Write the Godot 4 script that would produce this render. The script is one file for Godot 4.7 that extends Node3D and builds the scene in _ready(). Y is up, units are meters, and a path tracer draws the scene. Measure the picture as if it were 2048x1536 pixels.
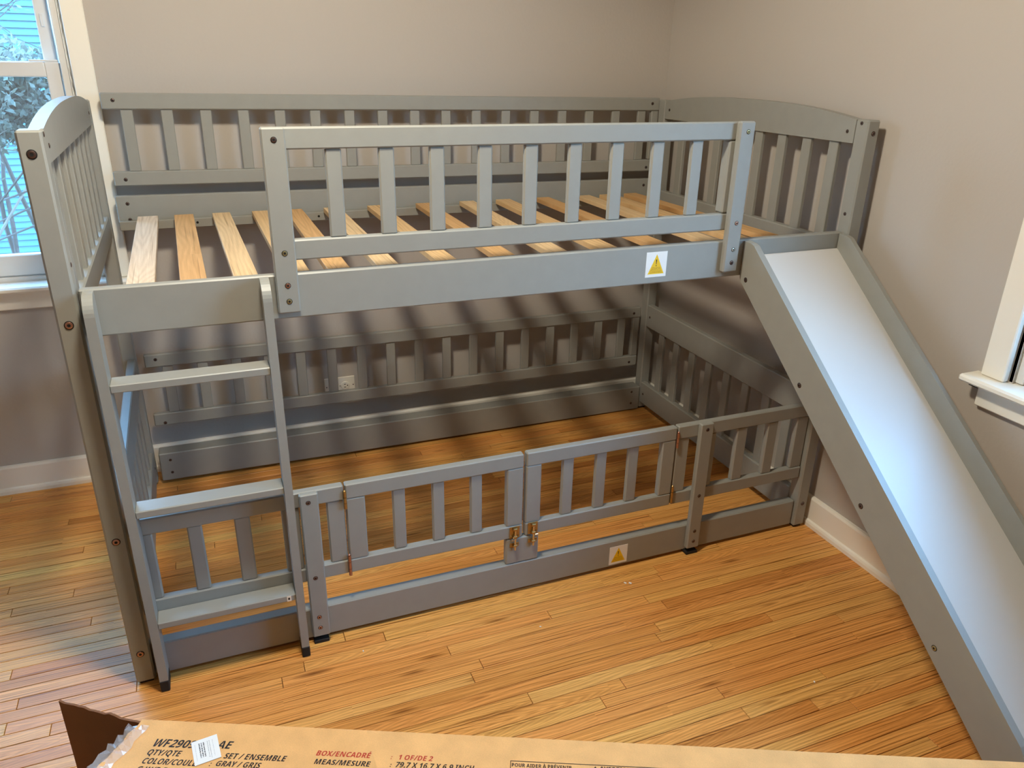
extends Node3D

var rng := RandomNumberGenerator.new()
var M := {}
var taken := {}

# ---------------------------------------------------------------- helpers
func srgb(r: float, g: float, b: float) -> Color:
	return Color(r / 255.0, g / 255.0, b / 255.0)

func numbered(called: String) -> String:
	if not taken.has(called):
		taken[called] = 0
		return called
	taken[called] += 1
	return "%s_%03d" % [called, taken[called]]

func tag(o: Node, label: String, category: String, kind := "", group := "") -> void:
	o.set_meta("label", label)
	o.set_meta("category", category)
	if kind != "":
		o.set_meta("kind", kind)
	if group != "":
		o.set_meta("group", group)

func thing(called: String, label: String, category: String, at := Vector3.ZERO, kind := "", group := "") -> Node3D:
	var o := Node3D.new()
	o.name = numbered(called)
	o.position = at
	add_child(o, true)
	tag(o, label, category, kind, group)
	return o

func part_node(parent: Node, called: String, at := Vector3.ZERO) -> Node3D:
	var o := Node3D.new()
	o.name = called
	o.position = at
	parent.add_child(o, true)
	return o

func put(parent: Node, called: String, mesh: Mesh, mat: Material, at := Vector3.ZERO) -> MeshInstance3D:
	var o := MeshInstance3D.new()
	o.name = numbered(called) if parent == self else called
	o.mesh = mesh
	o.material_override = mat
	o.position = at
	o.cast_shadow = GeometryInstance3D.SHADOW_CASTING_SETTING_ON
	parent.add_child(o, true)
	return o

func begin() -> SurfaceTool:
	var st := SurfaceTool.new()
	st.begin(Mesh.PRIMITIVE_TRIANGLES)
	return st

# one flat triangle whose visible side looks along n
func tri(st: SurfaceTool, a: Vector3, b: Vector3, c: Vector3, n: Vector3) -> void:
	var m := (b - a).cross(c - a)
	if m.length_squared() < 1e-18:
		return
	m = m.normalized()
	if m.dot(n) > 0.0:
		st.set_normal(m)
		st.add_vertex(a); st.add_vertex(c); st.add_vertex(b)
	else:
		st.set_normal(-m)
		st.add_vertex(a); st.add_vertex(b); st.add_vertex(c)

func quad(st: SurfaceTool, a: Vector3, b: Vector3, c: Vector3, d: Vector3, n: Vector3) -> void:
	tri(st, a, b, c, n)
	tri(st, a, c, d, n)

# chamfered box round the point c, added to st
func add_box(st: SurfaceTool, c: Vector3, s: Vector3, b := 0.002) -> void:
	var h := s * 0.5
	b = minf(b, minf(h.x, minf(h.y, h.z)) * 0.6)
	var i := h - Vector3(b, b, b)
	for ax in 3:
		var u := (ax + 1) % 3
		var v := (ax + 2) % 3
		for sg: float in [-1.0, 1.0]:
			var n := Vector3.ZERO
			n[ax] = sg
			var q: Array[Vector3] = []
			for k: Array in [[-1.0, -1.0], [1.0, -1.0], [1.0, 1.0], [-1.0, 1.0]]:
				var p := Vector3.ZERO
				p[ax] = sg * h[ax]; p[u] = k[0] * i[u]; p[v] = k[1] * i[v]
				q.append(c + p)
			quad(st, q[0], q[1], q[2], q[3], n)
		for su: float in [-1.0, 1.0]:
			for sv: float in [-1.0, 1.0]:
				var n2 := Vector3.ZERO
				n2[u] = su; n2[v] = sv
				var p1 := Vector3.ZERO
				p1[u] = su * h[u]; p1[v] = sv * i[v]
				var p2 := Vector3.ZERO
				p2[u] = su * i[u]; p2[v] = sv * h[v]
				var e := Vector3.ZERO
				e[ax] = i[ax]
				quad(st, c + p1 - e, c + p1 + e, c + p2 + e, c + p2 - e, n2)
	for sx: float in [-1.0, 1.0]:
		for sy: float in [-1.0, 1.0]:
			for sz: float in [-1.0, 1.0]:
				tri(st, c + Vector3(sx * h.x, sy * i.y, sz * i.z), c + Vector3(sx * i.x, sy * h.y, sz * i.z), c + Vector3(sx * i.x, sy * i.y, sz * h.z), Vector3(sx, sy, sz))

func bar(parent: Node, called: String, mat: Material, lo: Vector3, hi: Vector3, b := 0.002) -> MeshInstance3D:
	var st := begin()
	add_box(st, Vector3.ZERO, hi - lo, b)
	return put(parent, called, st.commit(), mat, (lo + hi) * 0.5)

# outline in (z, y) drawn out along x from x0 to x1
func add_prism(st: SurfaceTool, outline: PackedVector2Array, x0: float, x1: float) -> void:
	var t := Geometry2D.triangulate_polygon(outline)
	for k in range(0, t.size(), 3):
		for x: float in [x0, x1]:
			var n := Vector3(1, 0, 0) if x == maxf(x0, x1) else Vector3(-1, 0, 0)
			tri(st, Vector3(x, outline[t[k]].y, outline[t[k]].x), Vector3(x, outline[t[k + 1]].y, outline[t[k + 1]].x), Vector3(x, outline[t[k + 2]].y, outline[t[k + 2]].x), n)
	var area := 0.0
	for k in outline.size():
		area += outline[k].cross(outline[(k + 1) % outline.size()])
	for k in outline.size():
		var a := outline[k]
		var b := outline[(k + 1) % outline.size()]
		var d := (b - a)
		var n2 := Vector2(d.y, -d.x) * signf(area)
		quad(st, Vector3(x0, a.y, a.x), Vector3(x1, a.y, a.x), Vector3(x1, b.y, b.x), Vector3(x0, b.y, b.x), Vector3(0, n2.y, n2.x))

func prism(parent: Node, called: String, mat: Material, outline: PackedVector2Array, x0: float, x1: float) -> MeshInstance3D:
	var st := begin()
	add_prism(st, outline, x0, x1)
	return put(parent, called, st.commit(), mat)

# tube through points, radius per point
func add_tube(st: SurfaceTool, pts: Array, radii: Array, sides := 6) -> void:
	var rings := []
	for k in pts.size():
		var d: Vector3
		if k == 0:
			d = pts[1] - pts[0]
		elif k == pts.size() - 1:
			d = pts[k] - pts[k - 1]
		else:
			d = pts[k + 1] - pts[k - 1]
		d = d.normalized()
		var u := d.cross(Vector3.UP if absf(d.y) < 0.9 else Vector3.RIGHT).normalized()
		var v := d.cross(u)
		var ring := []
		for s in sides:
			var a := TAU * s / sides
			ring.append(pts[k] + (u * cos(a) + v * sin(a)) * radii[k])
		rings.append(ring)
	for k in pts.size() - 1:
		for s in sides:
			var a2: Vector3 = rings[k][s]
			var b2: Vector3 = rings[k][(s + 1) % sides]
			var c2: Vector3 = rings[k + 1][(s + 1) % sides]
			var d2: Vector3 = rings[k + 1][s]
			quad(st, a2, b2, c2, d2, (a2 + b2) * 0.5 - pts[k])

# lathe: profile of (radius, height) points turned round the y axis
func lathe(profile: Array, sides := 24) -> ArrayMesh:
	var st := begin()
	st.set_smooth_group(0)
	for k in profile.size() - 1:
		var p: Vector2 = profile[k]
		var q: Vector2 = profile[k + 1]
		for s in sides:
			var a := TAU * s / sides
			var b := TAU * (s + 1) / sides
			var d := q - p
			var m := (a + b) * 0.5
			var n := Vector3(d.y * cos(m), -d.x, d.y * sin(m))
			quad(st, Vector3(p.x * cos(a), p.y, p.x * sin(a)), Vector3(p.x * cos(b), p.y, p.x * sin(b)), Vector3(q.x * cos(b), q.y, q.x * sin(b)), Vector3(q.x * cos(a), q.y, q.x * sin(a)), n)
	return st.commit()

# ---------------------------------------------------------------- materials
func noise(sd: int, freq: float, oct := 3) -> FastNoiseLite:
	var n := FastNoiseLite.new()
	n.seed = sd
	n.noise_type = FastNoiseLite.TYPE_SIMPLEX_SMOOTH
	n.frequency = freq
	n.fractal_octaves = oct
	return n

# grey multiplier texture: base +- amount, stretched along one axis
func streak_tex(w: int, h: int, fx: float, fy: float, amount: float, sd: int) -> ImageTexture:
	var n := noise(sd, 1.0, 3)
	var img := Image.create(w, h, false, Image.FORMAT_RGB8)
	for y in h:
		for x in w:
			# blend the ends so that the repeat does not show
			var t := float(x) / w
			var a := n.get_noise_2d(x * fx, y * fy)
			var b := n.get_noise_2d((x - w) * fx, y * fy)
			var s := float(y) / h
			var a2 := n.get_noise_2d(x * fx, (y - h) * fy)
			var v := lerpf(lerpf(a, b, t), a2, s * 0.5)
			var g := clampf(1.0 - amount * 0.5 + v * amount, 0.0, 1.0)
			img.set_pixel(x, y, Color(g, g, g))
	img.generate_mipmaps()
	return ImageTexture.create_from_image(img)

func plain(c: Color, rough: float, metal := 0.0) -> StandardMaterial3D:
	var m := StandardMaterial3D.new()
	m.albedo_color = c
	m.roughness = rough
	m.metallic = metal
	return m

func tri_mat(c: Color, rough: float, tex: Texture2D, scale: Vector3) -> StandardMaterial3D:
	var m := plain(c, rough)
	m.albedo_texture = tex
	m.uv1_triplanar = true
	m.uv1_world_triplanar = true
	m.uv1_scale = scale
	return m

# oak strip texture: four strips stacked in v, grain along u
func oak_tex(sd: int, contrast := 1.0) -> ImageTexture:
	var w := 1024
	var h := 256
	var fine := noise(sd, 1.0, 2)
	var mid := noise(sd + 7, 1.0, 3)
	var warp := noise(sd + 13, 1.0, 2)
	var img := Image.create(w, h, false, Image.FORMAT_RGB8)
	var r := RandomNumberGenerator.new()
	r.seed = sd
	for k in 4:
		var cx := r.randf_range(0.2, 0.8)
		var cathedral := r.randf() < 0.6
		var cv := r.randf_range(0.2, 0.8)
		var kx := r.randf()
		var kv := r.randf_range(0.2, 0.8)
		var knot := r.randf() < 0.34
		for j in 64:
			var v := j / 63.0
			var y := k * 64 + j
			for x in w:
				var u := float(x) / w
				var edge := minf(1.0, minf(u, 1.0 - u) * 12.0)
				var wv := warp.get_noise_2d(u * 1.7, v * 0.7 + k * 9.0) * edge
				var ring: float
				if cathedral:
					var du := (u - cx) * 2.2
					ring = sin((absf(v - cv) * 5.0 + du * du * 5.0 * signf(du) + wv * 1.5) * 6.0)
				else:
					ring = sin((v * 5.0 + wv * 1.6) * 6.0)
				var g := fine.get_noise_2d(u * 5.0, v * 24.0 + k * 50.0)
				var m := mid.get_noise_2d(u * 2.2, v * 4.0 + k * 21.0)
				var pore := fine.get_noise_2d(u * 22.0 + 100.0, v * 60.0 + k * 31.0)
				var t := 0.88 + 0.045 * ring + 0.055 * g + 0.08 * m
				if pore > 0.25:
					t -= 0.03
				# long mineral streaks
				var ms := mid.get_noise_2d(u * 1.6 + 40.0, v * 7.0 + k * 17.0)
				if ms > 0.30:
					t -= (ms - 0.30) * 0.9
				if knot:
					var d := Vector2((u - 0.15 - kx * 0.7) * 9.0, (v - kv) * 1.6).length()
					d += wv * 0.25
					if d < 0.42:
						t -= 0.30 * (1.0 - d / 0.42)
				t = clampf(1.0 - (1.0 - t) * contrast, 0.12, 1.0)
				# darker wood is also redder
				img.set_pixel(x, y, Color(t, pow(t, 1.22), pow(t, 1.55)))
	img.generate_mipmaps()
	return ImageTexture.create_from_image(img)

func cardboard_tex() -> ImageTexture:
	var n := noise(91, 1.0, 4)
	var img := Image.create(512, 512, false, Image.FORMAT_RGB8)
	for y in 512:
		for x in 512:
			var v := 0.93 + 0.05 * n.get_noise_2d(x * 0.012, y * 0.012) + 0.05 * n.get_noise_2d(x * 0.25, y * 0.6)
			img.set_pixel(x, y, Color(v, v * 0.995, v * 0.985))
	img.generate_mipmaps()
	return ImageTexture.create_from_image(img)

func wall_bumps() -> ImageTexture:
	var n := noise(5, 1.0, 3)
	var img := Image.create(256, 256, false, Image.FORMAT_RGB8)
	for y in 256:
		for x in 256:
			var t := x / 256.0
			var a := lerpf(n.get_noise_2d(x * 0.09, y * 0.09), n.get_noise_2d((x - 256) * 0.09, y * 0.09), t)
			var g := 0.5 + 0.5 * a
			img.set_pixel(x, y, Color(g, g, g))
	img.bump_map_to_normal_map(1.2)
	img.generate_mipmaps()
	return ImageTexture.create_from_image(img)

# warning sign print: yellow triangle with an exclamation mark and fine red lines
func sign_tex() -> ImageTexture:
	var s := 256
	var img := Image.create(s, s, false, Image.FORMAT_RGB8)
	img.fill(Color(0.93, 0.93, 0.91))
	var r := RandomNumberGenerator.new()
	r.seed = 4
	for y in range(26, 226):
		var half := (y - 26) / 200.0 * 100.0
		for x in range(int(128 - half), int(128 + half) + 1):
			img.set_pixel(x, y, Color(0.93, 0.76, 0.05))
	for y in range(78, 128):
		var hw := lerpf(7.0, 3.0, (y - 78) / 50.0)
		img.fill_rect(Rect2i(int(128 - hw), y, int(hw * 2), 1), Color(0.12, 0.08, 0.02))
	for y in range(134, 146):
		var hh := sqrt(maxf(0.0, 36.0 - pow(y - 140.0, 2)))
		img.fill_rect(Rect2i(int(128 - hh), y, int(hh * 2), 1), Color(0.12, 0.08, 0.02))
	for k in 5:
		var y2 := 158 + k * 13
		var half2 := (y2 - 26) / 200.0 * 100.0 - 14.0
		var x2 := 128.0 - half2
		while x2 < 128.0 + half2:
			var wd := r.randf_range(4, 12)
			img.fill_rect(Rect2i(int(x2), y2, int(minf(wd, 128.0 + half2 - x2)), 5), Color(0.55, 0.35, 0.03))
			x2 += wd + 3.0
	img.generate_mipmaps()
	return ImageTexture.create_from_image(img)

# the small white stock label: rows of fine print
func label_tex() -> ImageTexture:
	var img := Image.create(192, 256, false, Image.FORMAT_RGB8)
	img.fill(Color(0.93, 0.93, 0.92))
	var r := RandomNumberGenerator.new()
	r.seed = 17
	for col: Array in [[22, 3, 0.75], [50, 8, 0.15], [66, 8, 0.15], [82, 8, 0.15], [112, 4, 0.6], [126, 4, 0.6], [150, 3, 0.7]]:
		var y := 40.0
		var g: float = col[2]
		var last := 220.0 if col[1] != 8 else 190.0
		while y < last:
			var l := r.randf_range(6, 16)
			img.fill_rect(Rect2i(col[0], int(y), col[1], int(l)), Color(g, g, g))
			y += l + r.randf_range(3, 7)
	img.generate_mipmaps()
	return ImageTexture.create_from_image(img)

func make_materials() -> void:
	var brushed := streak_tex(256, 256, 0.05, 0.05, 0.022, 3)
	M.paint = tri_mat(srgb(151, 151, 144), 0.42, brushed, Vector3(1.3, 1.3, 1.3))
	M.wall = plain(srgb(187, 179, 170), 0.85)
	M.wall.normal_enabled = true
	M.wall.normal_texture = wall_bumps()
	M.wall.normal_scale = 0.25
	M.wall.uv1_triplanar = true
	M.wall.uv1_world_triplanar = true
	M.wall.uv1_scale = Vector3(3, 3, 3)
	M.ceiling = plain(srgb(236, 232, 224), 0.9)
	M.trim = plain(srgb(244, 239, 226), 0.4)
	M.vinyl = plain(srgb(226, 224, 220), 0.45)
	M.groove = plain(srgb(24, 24, 24), 0.8)
	M.white_board = plain(srgb(208, 206, 201), 0.38)
	M.rubber = plain(srgb(26, 24, 24), 0.75)
	M.bronze = plain(srgb(112, 92, 86), 0.36, 0.9)
	M.copper = plain(srgb(176, 134, 116), 0.35, 0.9)
	M.zinc = plain(srgb(168, 160, 120), 0.35, 0.9)
	M.dark_hole = plain(srgb(18, 15, 13), 0.9)
	M.brass = plain(srgb(176, 146, 92), 0.34, 0.9)
	M.steel = plain(srgb(205, 200, 190), 0.25, 1.0)
	M.outlet = plain(srgb(240, 234, 222), 0.35)
	M.underfloor = plain(srgb(52, 30, 16), 0.9)
	M.oak = []
	for k in 3:
		var o := StandardMaterial3D.new()
		o.albedo_texture = oak_tex(100 + k * 31)
		o.vertex_color_use_as_albedo = true
		o.roughness = 0.36
		o.metallic_specular = 0.36
		M.oak.append(o)
	M.pine = []
	var pine_tex := oak_tex(311, 0.5)
	for k in 4:
		var p := StandardMaterial3D.new()
		p.albedo_texture = pine_tex
		p.albedo_color = [srgb(244, 226, 204), srgb(240, 202, 148), srgb(244, 212, 164), srgb(230, 184, 126)][k]
		p.roughness = 0.55
		M.pine.append(p)
	M.card = tri_mat(srgb(250, 192, 122), 0.8, cardboard_tex(), Vector3(2.2, 2.2, 2.2))
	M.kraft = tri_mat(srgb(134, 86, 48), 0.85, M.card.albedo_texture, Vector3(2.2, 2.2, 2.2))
	M.card_edge = plain(srgb(176, 148, 118), 0.9)
	M.ink = plain(srgb(28, 22, 20), 0.7)
	M.red_ink = plain(srgb(186, 52, 34), 0.7)
	M.film = plain(Color(0.95, 0.95, 0.96, 0.30), 0.08)
	M.film.transparency = BaseMaterial3D.TRANSPARENCY_ALPHA
	M.film.cull_mode = BaseMaterial3D.CULL_DISABLED
	M.glass = plain(Color(0.95, 0.98, 1.0, 0.06), 0.02)
	M.glass.transparency = BaseMaterial3D.TRANSPARENCY_ALPHA
	M.sign = plain(Color.WHITE, 0.45)
	M.sign.albedo_texture = sign_tex()
	M.stock = plain(Color.WHITE, 0.5)
	M.stock.albedo_texture = label_tex()
	M.foam = plain(srgb(248, 246, 240), 0.8)
	M.siding = plain(srgb(60, 108, 122), 0.7)
	M.bark = plain(srgb(70, 62, 58), 0.85)
	M.twig = plain(srgb(132, 128, 118), 0.85)
	M.leaf = plain(srgb(98, 102, 90), 0.7)
	M.leaf.cull_mode = BaseMaterial3D.CULL_DISABLED
	M.leaf.backlight_enabled = true
	M.leaf.backlight = srgb(50, 56, 44)
	M.soil = plain(srgb(96, 104, 84), 0.95)
	M.lamp_glow = plain(srgb(255, 244, 226), 0.5)
	M.lamp_glow.emission_enabled = true
	M.lamp_glow.emission = srgb(255, 226, 184)
	M.lamp_glow.emission_energy_multiplier = 1.0

# ---------------------------------------------------------------- hardware
# recessed barrel bolt whose face looks along +z (cap, socket)
var bolt_ring: ArrayMesh
var bolt_socket: ArrayMesh

func bolt(parent: Node, at: Vector3, r: float, mat: Material, facing := Vector3(0, 0, 1)) -> void:
	var o := MeshInstance3D.new()
	o.name = "bolt"
	o.mesh = bolt_ring
	o.set_surface_override_material(0, M.dark_hole)
	o.set_surface_override_material(1, mat)
	o.set_surface_override_material(2, M.dark_hole)
	var q := Quaternion(Vector3(0, 1, 0), facing)
	o.transform = Transform3D(Basis(q).scaled_local(Vector3(r, r, r)), at)
	parent.add_child(o, true)

func make_bolt_mesh() -> void:
	# unit radius: dark countersunk ring, domed cap, dark hexagonal socket
	var mesh := ArrayMesh.new()
	var st := begin()
	for s in 20:
		var a := TAU * s / 20
		var b := TAU * (s + 1) / 20
		quad(st, Vector3(cos(a), 0.06, sin(a)), Vector3(cos(b), 0.06, sin(b)), Vector3(cos(b), 0.10, sin(b)) * Vector3(0.80, 1, 0.80), Vector3(cos(a), 0.10, sin(a)) * Vector3(0.80, 1, 0.80), Vector3.UP)
		quad(st, Vector3(cos(a), -0.3, sin(a)), Vector3(cos(b), -0.3, sin(b)), Vector3(cos(b), 0.06, sin(b)), Vector3(cos(a), 0.06, sin(a)), Vector3(cos(a), 0, sin(a)))
	st.commit(mesh)
	st = begin()
	var prof := [Vector2(0.82, 0.10), Vector2(0.76, 0.22), Vector2(0.58, 0.28), Vector2(0.38, 0.28)]
	for k in 3:
		var p: Vector2 = prof[k]
		var q: Vector2 = prof[k + 1]
		for s in 20:
			var a := TAU * s / 20
			var b := TAU * (s + 1) / 20
			quad(st, Vector3(p.x * cos(a), p.y, p.x * sin(a)), Vector3(p.x * cos(b), p.y, p.x * sin(b)), Vector3(q.x * cos(b), q.y, q.x * sin(b)), Vector3(q.x * cos(a), q.y, q.x * sin(a)), Vector3(cos(a) * 0.3, 1, sin(a) * 0.3))
	st.commit(mesh)
	st = begin()
	for s in 6:
		var a := TAU * s / 6
		var b := TAU * (s + 1) / 6
		tri(st, Vector3(0, 0.24, 0), Vector3(0.40 * cos(a), 0.275, 0.40 * sin(a)), Vector3(0.40 * cos(b), 0.275, 0.40 * sin(b)), Vector3.UP)
	st.commit(mesh)
	bolt_ring = mesh

func _ready() -> void:
	rng.seed = 20240
	# ---- camera
	var cam := Camera3D.new()
	cam.name = "camera"
	var yaw := 0.3853
	var pitch := 0.3986
	var roll := 0.0191
	var fw := Vector3(sin(yaw) * cos(pitch), -sin(pitch), -cos(yaw) * cos(pitch))
	var rt := Vector3(cos(yaw), 0, sin(yaw))
	var up := rt.cross(fw)
	var ax := rt * cos(roll) + up * sin(roll)
	var ay := rt * -sin(roll) + up * cos(roll)
	cam.transform = Transform3D(Basis(ax, ay, -fw), Vector3(0.2894, 1.3898, 2.7427))
	cam.fov = rad_to_deg(2.0 * atan(768.0 / 1532.69))
	cam.near = 0.02
	cam.far = 200.0
	add_child(cam)
	cam.current = true
	# ---- sky and exposure
	var env := Environment.new()
	env.background_mode = Environment.BG_SKY
	var sky := Sky.new()
	var psm := ProceduralSkyMaterial.new()
	psm.sky_top_color = srgb(120, 178, 232)
	psm.sky_horizon_color = srgb(186, 218, 240)
	psm.ground_bottom_color = srgb(110, 118, 112)
	psm.ground_horizon_color = srgb(170, 190, 198)
	psm.sky_energy_multiplier = 3.9
	psm.ground_energy_multiplier = 1.4
	sky.sky_material = psm
	env.sky = sky
	env.ambient_light_source = Environment.AMBIENT_SOURCE_SKY
	env.tonemap_mode = Environment.TONE_MAPPER_LINEAR
	env.tonemap_exposure = 1.0
	env.sdfgi_enabled = true
	env.ssao_enabled = true
	env.ssil_enabled = true
	var we := WorldEnvironment.new()
	we.name = "world_environment"
	we.environment = env
	add_child(we)
	# ---- scene
	make_materials()
	make_bolt_mesh()
	build_room()
	build_lamp()
	build_bed()
	build_ladder()
	build_slide()
	build_box()
	build_crumbs()
	build_outside()

# ---------------------------------------------------------------- lamp
func build_lamp() -> void:
	var t := thing("ceiling_lamp", "round flush ceiling lamp with a glowing frosted dome in the middle of the ceiling", "lamp", Vector3(0.45, YC, 1.56))
	put(t, "base", lathe([Vector2(0.0, -0.004), Vector2(0.0, -0.03), Vector2(0.17, -0.03), Vector2(0.18, -0.02), Vector2(0.18, -0.004), Vector2(0.0, -0.004)]), M.vinyl)
	put(t, "glass_shade", lathe([Vector2(0.16, -0.032), Vector2(0.155, -0.07), Vector2(0.13, -0.105), Vector2(0.08, -0.128), Vector2(0.0, -0.135)]), M.lamp_glow)
	var l := SpotLight3D.new()
	l.name = "lamp_light"
	l.light_color = srgb(255, 245, 224)
	l.light_energy = 2.8
	l.light_size = 0.10
	l.spot_range = 12.0
	l.spot_attenuation = 2.0
	l.spot_angle = 86.0
	l.spot_angle_attenuation = 0.3
	l.shadow_enabled = true
	l.rotation.x = -PI / 2
	l.position = Vector3(0, -0.18, 0)
	t.add_child(l)

# ---------------------------------------------------------------- room
const XR := 2.0256
const XL := -1.65
const ZF := 4.7
const YC := 2.38

func wall_with_hole(called: String, label: String, a0: float, a1: float, h0: float, h1: float, v0: float, v1: float, back: bool) -> void:
	# back: wall in the plane z = 0 (a = x); else the wall in the plane x = XR (a = z); the hole is h0..h1 by v0..v1
	var st := begin()
	var th := 0.16
	for r: Array in [[a0, h0, -0.1, YC + 0.1], [h1, a1, -0.1, YC + 0.1], [h0, h1, -0.1, v0], [h0, h1, v1, YC + 0.1]]:
		if back:
			add_box(st, Vector3((r[0] + r[1]) * 0.5, (r[2] + r[3]) * 0.5, -th * 0.5), Vector3(r[1] - r[0], r[3] - r[2], th), 0.0)
		else:
			add_box(st, Vector3(XR + th * 0.5, (r[2] + r[3]) * 0.5, (r[0] + r[1]) * 0.5), Vector3(th, r[3] - r[2], r[1] - r[0]), 0.0)
	tag(put(self, called, st.commit(), M.wall), label, "wall", "structure")

func build_room() -> void:
	wall_with_hole("wall_back", "greige painted back wall behind the long side of the bed", XL - 0.16, XR + 0.16, -1.012, -0.022, 0.70, 1.985, true)
	wall_with_hole("wall_right", "greige painted right wall beside the slide", 0.0, ZF + 0.16, 1.625, 2.615, 0.68, 1.965, false)
	var st := begin()
	add_box(st, Vector3(XL - 0.08, YC * 0.5, ZF * 0.5), Vector3(0.16, YC + 0.2, ZF), 0.0)
	tag(put(self, "wall_left", st.commit(), M.wall), "greige painted left wall outside the picture", "wall", "structure")
	st = begin()
	add_box(st, Vector3((XL + XR) * 0.5, YC * 0.5, ZF + 0.08), Vector3(XR - XL + 0.32, YC + 0.2, 0.16), 0.0)
	tag(put(self, "wall_front", st.commit(), M.wall), "greige painted wall behind the photographer", "wall", "structure")
	st = begin()
	add_box(st, Vector3((XL + XR) * 0.5, YC + 0.06, ZF * 0.5), Vector3(XR - XL, 0.12, ZF), 0.0)
	tag(put(self, "ceiling", st.commit(), M.ceiling), "white painted ceiling with one round lamp", "ceiling", "structure")
	build_floor()
	# baseboards: board with eased top and a quarter-round shoe
	var prof := PackedVector2Array([Vector2(0.001, 0.0), Vector2(0.024, 0.0), Vector2(0.024, 0.012), Vector2(0.021, 0.019), Vector2(0.0145, 0.022), Vector2(0.0145, 0.092), Vector2(0.011, 0.099), Vector2(0.001, 0.100)])
	st = begin()
	add_prism(st, prof, XL + 0.001, XR - 0.026)
	tag(put(self, "baseboard_back", st.commit(), M.trim), "cream baseboard with rounded shoe along the back wall", "baseboard", "structure")
	st = begin()
	add_prism(st, prof, 0.001, ZF - 0.001)
	var o := put(self, "baseboard_right", st.commit(), M.trim, Vector3(XR, 0, 0))
	o.rotation.y = -PI / 2
	tag(o, "cream baseboard with rounded shoe along the right wall, seen beside the slide", "baseboard", "structure")
	build_window_back()
	build_window_right()
	# electrical outlet, lying on its side
	var t := thing("wall_outlet", "white duplex outlet mounted sideways on the back wall behind the lower bed guard", "outlet", Vector3(0.6915, 0.2365, 0.0))
	bar(t, "cover_plate", M.outlet, Vector3(-0.057, -0.035, 0.0005), Vector3(0.057, 0.035, 0.006), 0.002)
	for s: float in [-1.0, 1.0]:
		var rc := put(t, "receptacle", lathe([Vector2(0.0, 0.009), Vector2(0.015, 0.009), Vector2(0.0165, 0.007), Vector2(0.0165, 0.004)], 20), M.outlet, Vector3(s * 0.0195, 0, 0))
		rc.rotation.x = PI / 2
		for k: float in [-1.0, 1.0]:
			bar(t, "slot", M.dark_hole, Vector3(s * 0.0195 - 0.0045, k * 0.006 - 0.0012, 0.0085), Vector3(s * 0.0195 + 0.0025, k * 0.006 + 0.0012, 0.0095), 0.0002)
		bar(t, "ground_slot", M.dark_hole, Vector3(s * 0.0195 + 0.0065, -0.002, 0.0085), Vector3(s * 0.0195 + 0.0105, 0.002, 0.0095), 0.0005)
	for s: float in [-1.0, 0.0, 1.0]:
		bar(t, "screw", M.steel if s == 0.0 else M.bronze, Vector3(s * 0.050 - 0.002, -0.002, 0.0055), Vector3(s * 0.050 + 0.002, 0.002, 0.0075), 0.0008)

func plank_mesh(l: float, w: float, tone: Color, u0: float, strip: int, thick := 0.012) -> ArrayMesh:
	var st := begin()
	st.set_color(tone)
	var b := 0.0008
	var hx := l * 0.5
	var hz := w * 0.5
	var top := [Vector3(-hx + b, 0, -hz + b), Vector3(hx - b, 0, -hz + b), Vector3(hx - b, 0, hz - b), Vector3(-hx + b, 0, hz - b)]
	var rim := [Vector3(-hx, -b, -hz), Vector3(hx, -b, -hz), Vector3(hx, -b, hz), Vector3(-hx, -b, hz)]
	var low := [Vector3(-hx, -thick, -hz), Vector3(hx, -thick, -hz), Vector3(hx, -thick, hz), Vector3(-hx, -thick, hz)]
	var outw := [Vector3(0, 0.3, -1), Vector3(1, 0.3, 0), Vector3(0, 0.3, 1), Vector3(-1, 0.3, 0)]
	var faces := [[top[0], top[1], top[2], top[3], Vector3.UP]]
	for k in 4:
		faces.append([top[k], top[(k + 1) % 4], rim[(k + 1) % 4], rim[k], outw[k]])
		faces.append([rim[k], rim[(k + 1) % 4], low[(k + 1) % 4], low[k], outw[k]])
	for f: Array in faces:
		for t3: Array in [[0, 1, 2], [0, 2, 3]]:
			var a: Vector3 = f[t3[0]]
			var c2: Vector3 = f[t3[1]]
			var d: Vector3 = f[t3[2]]
			var m := (c2 - a).cross(d - a).normalized()
			var vs := [a, c2, d]
			if m.dot(f[4]) > 0.0:
				vs = [a, d, c2]
			else:
				m = -m
			for v: Vector3 in vs:
				st.set_normal(m)
				st.set_uv(Vector2(u0 + v.x / 1.1, (strip + 0.04 + 0.92 * (v.z + hz) / w) / 4.0))
				st.add_vertex(v)
	return st.commit()

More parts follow.
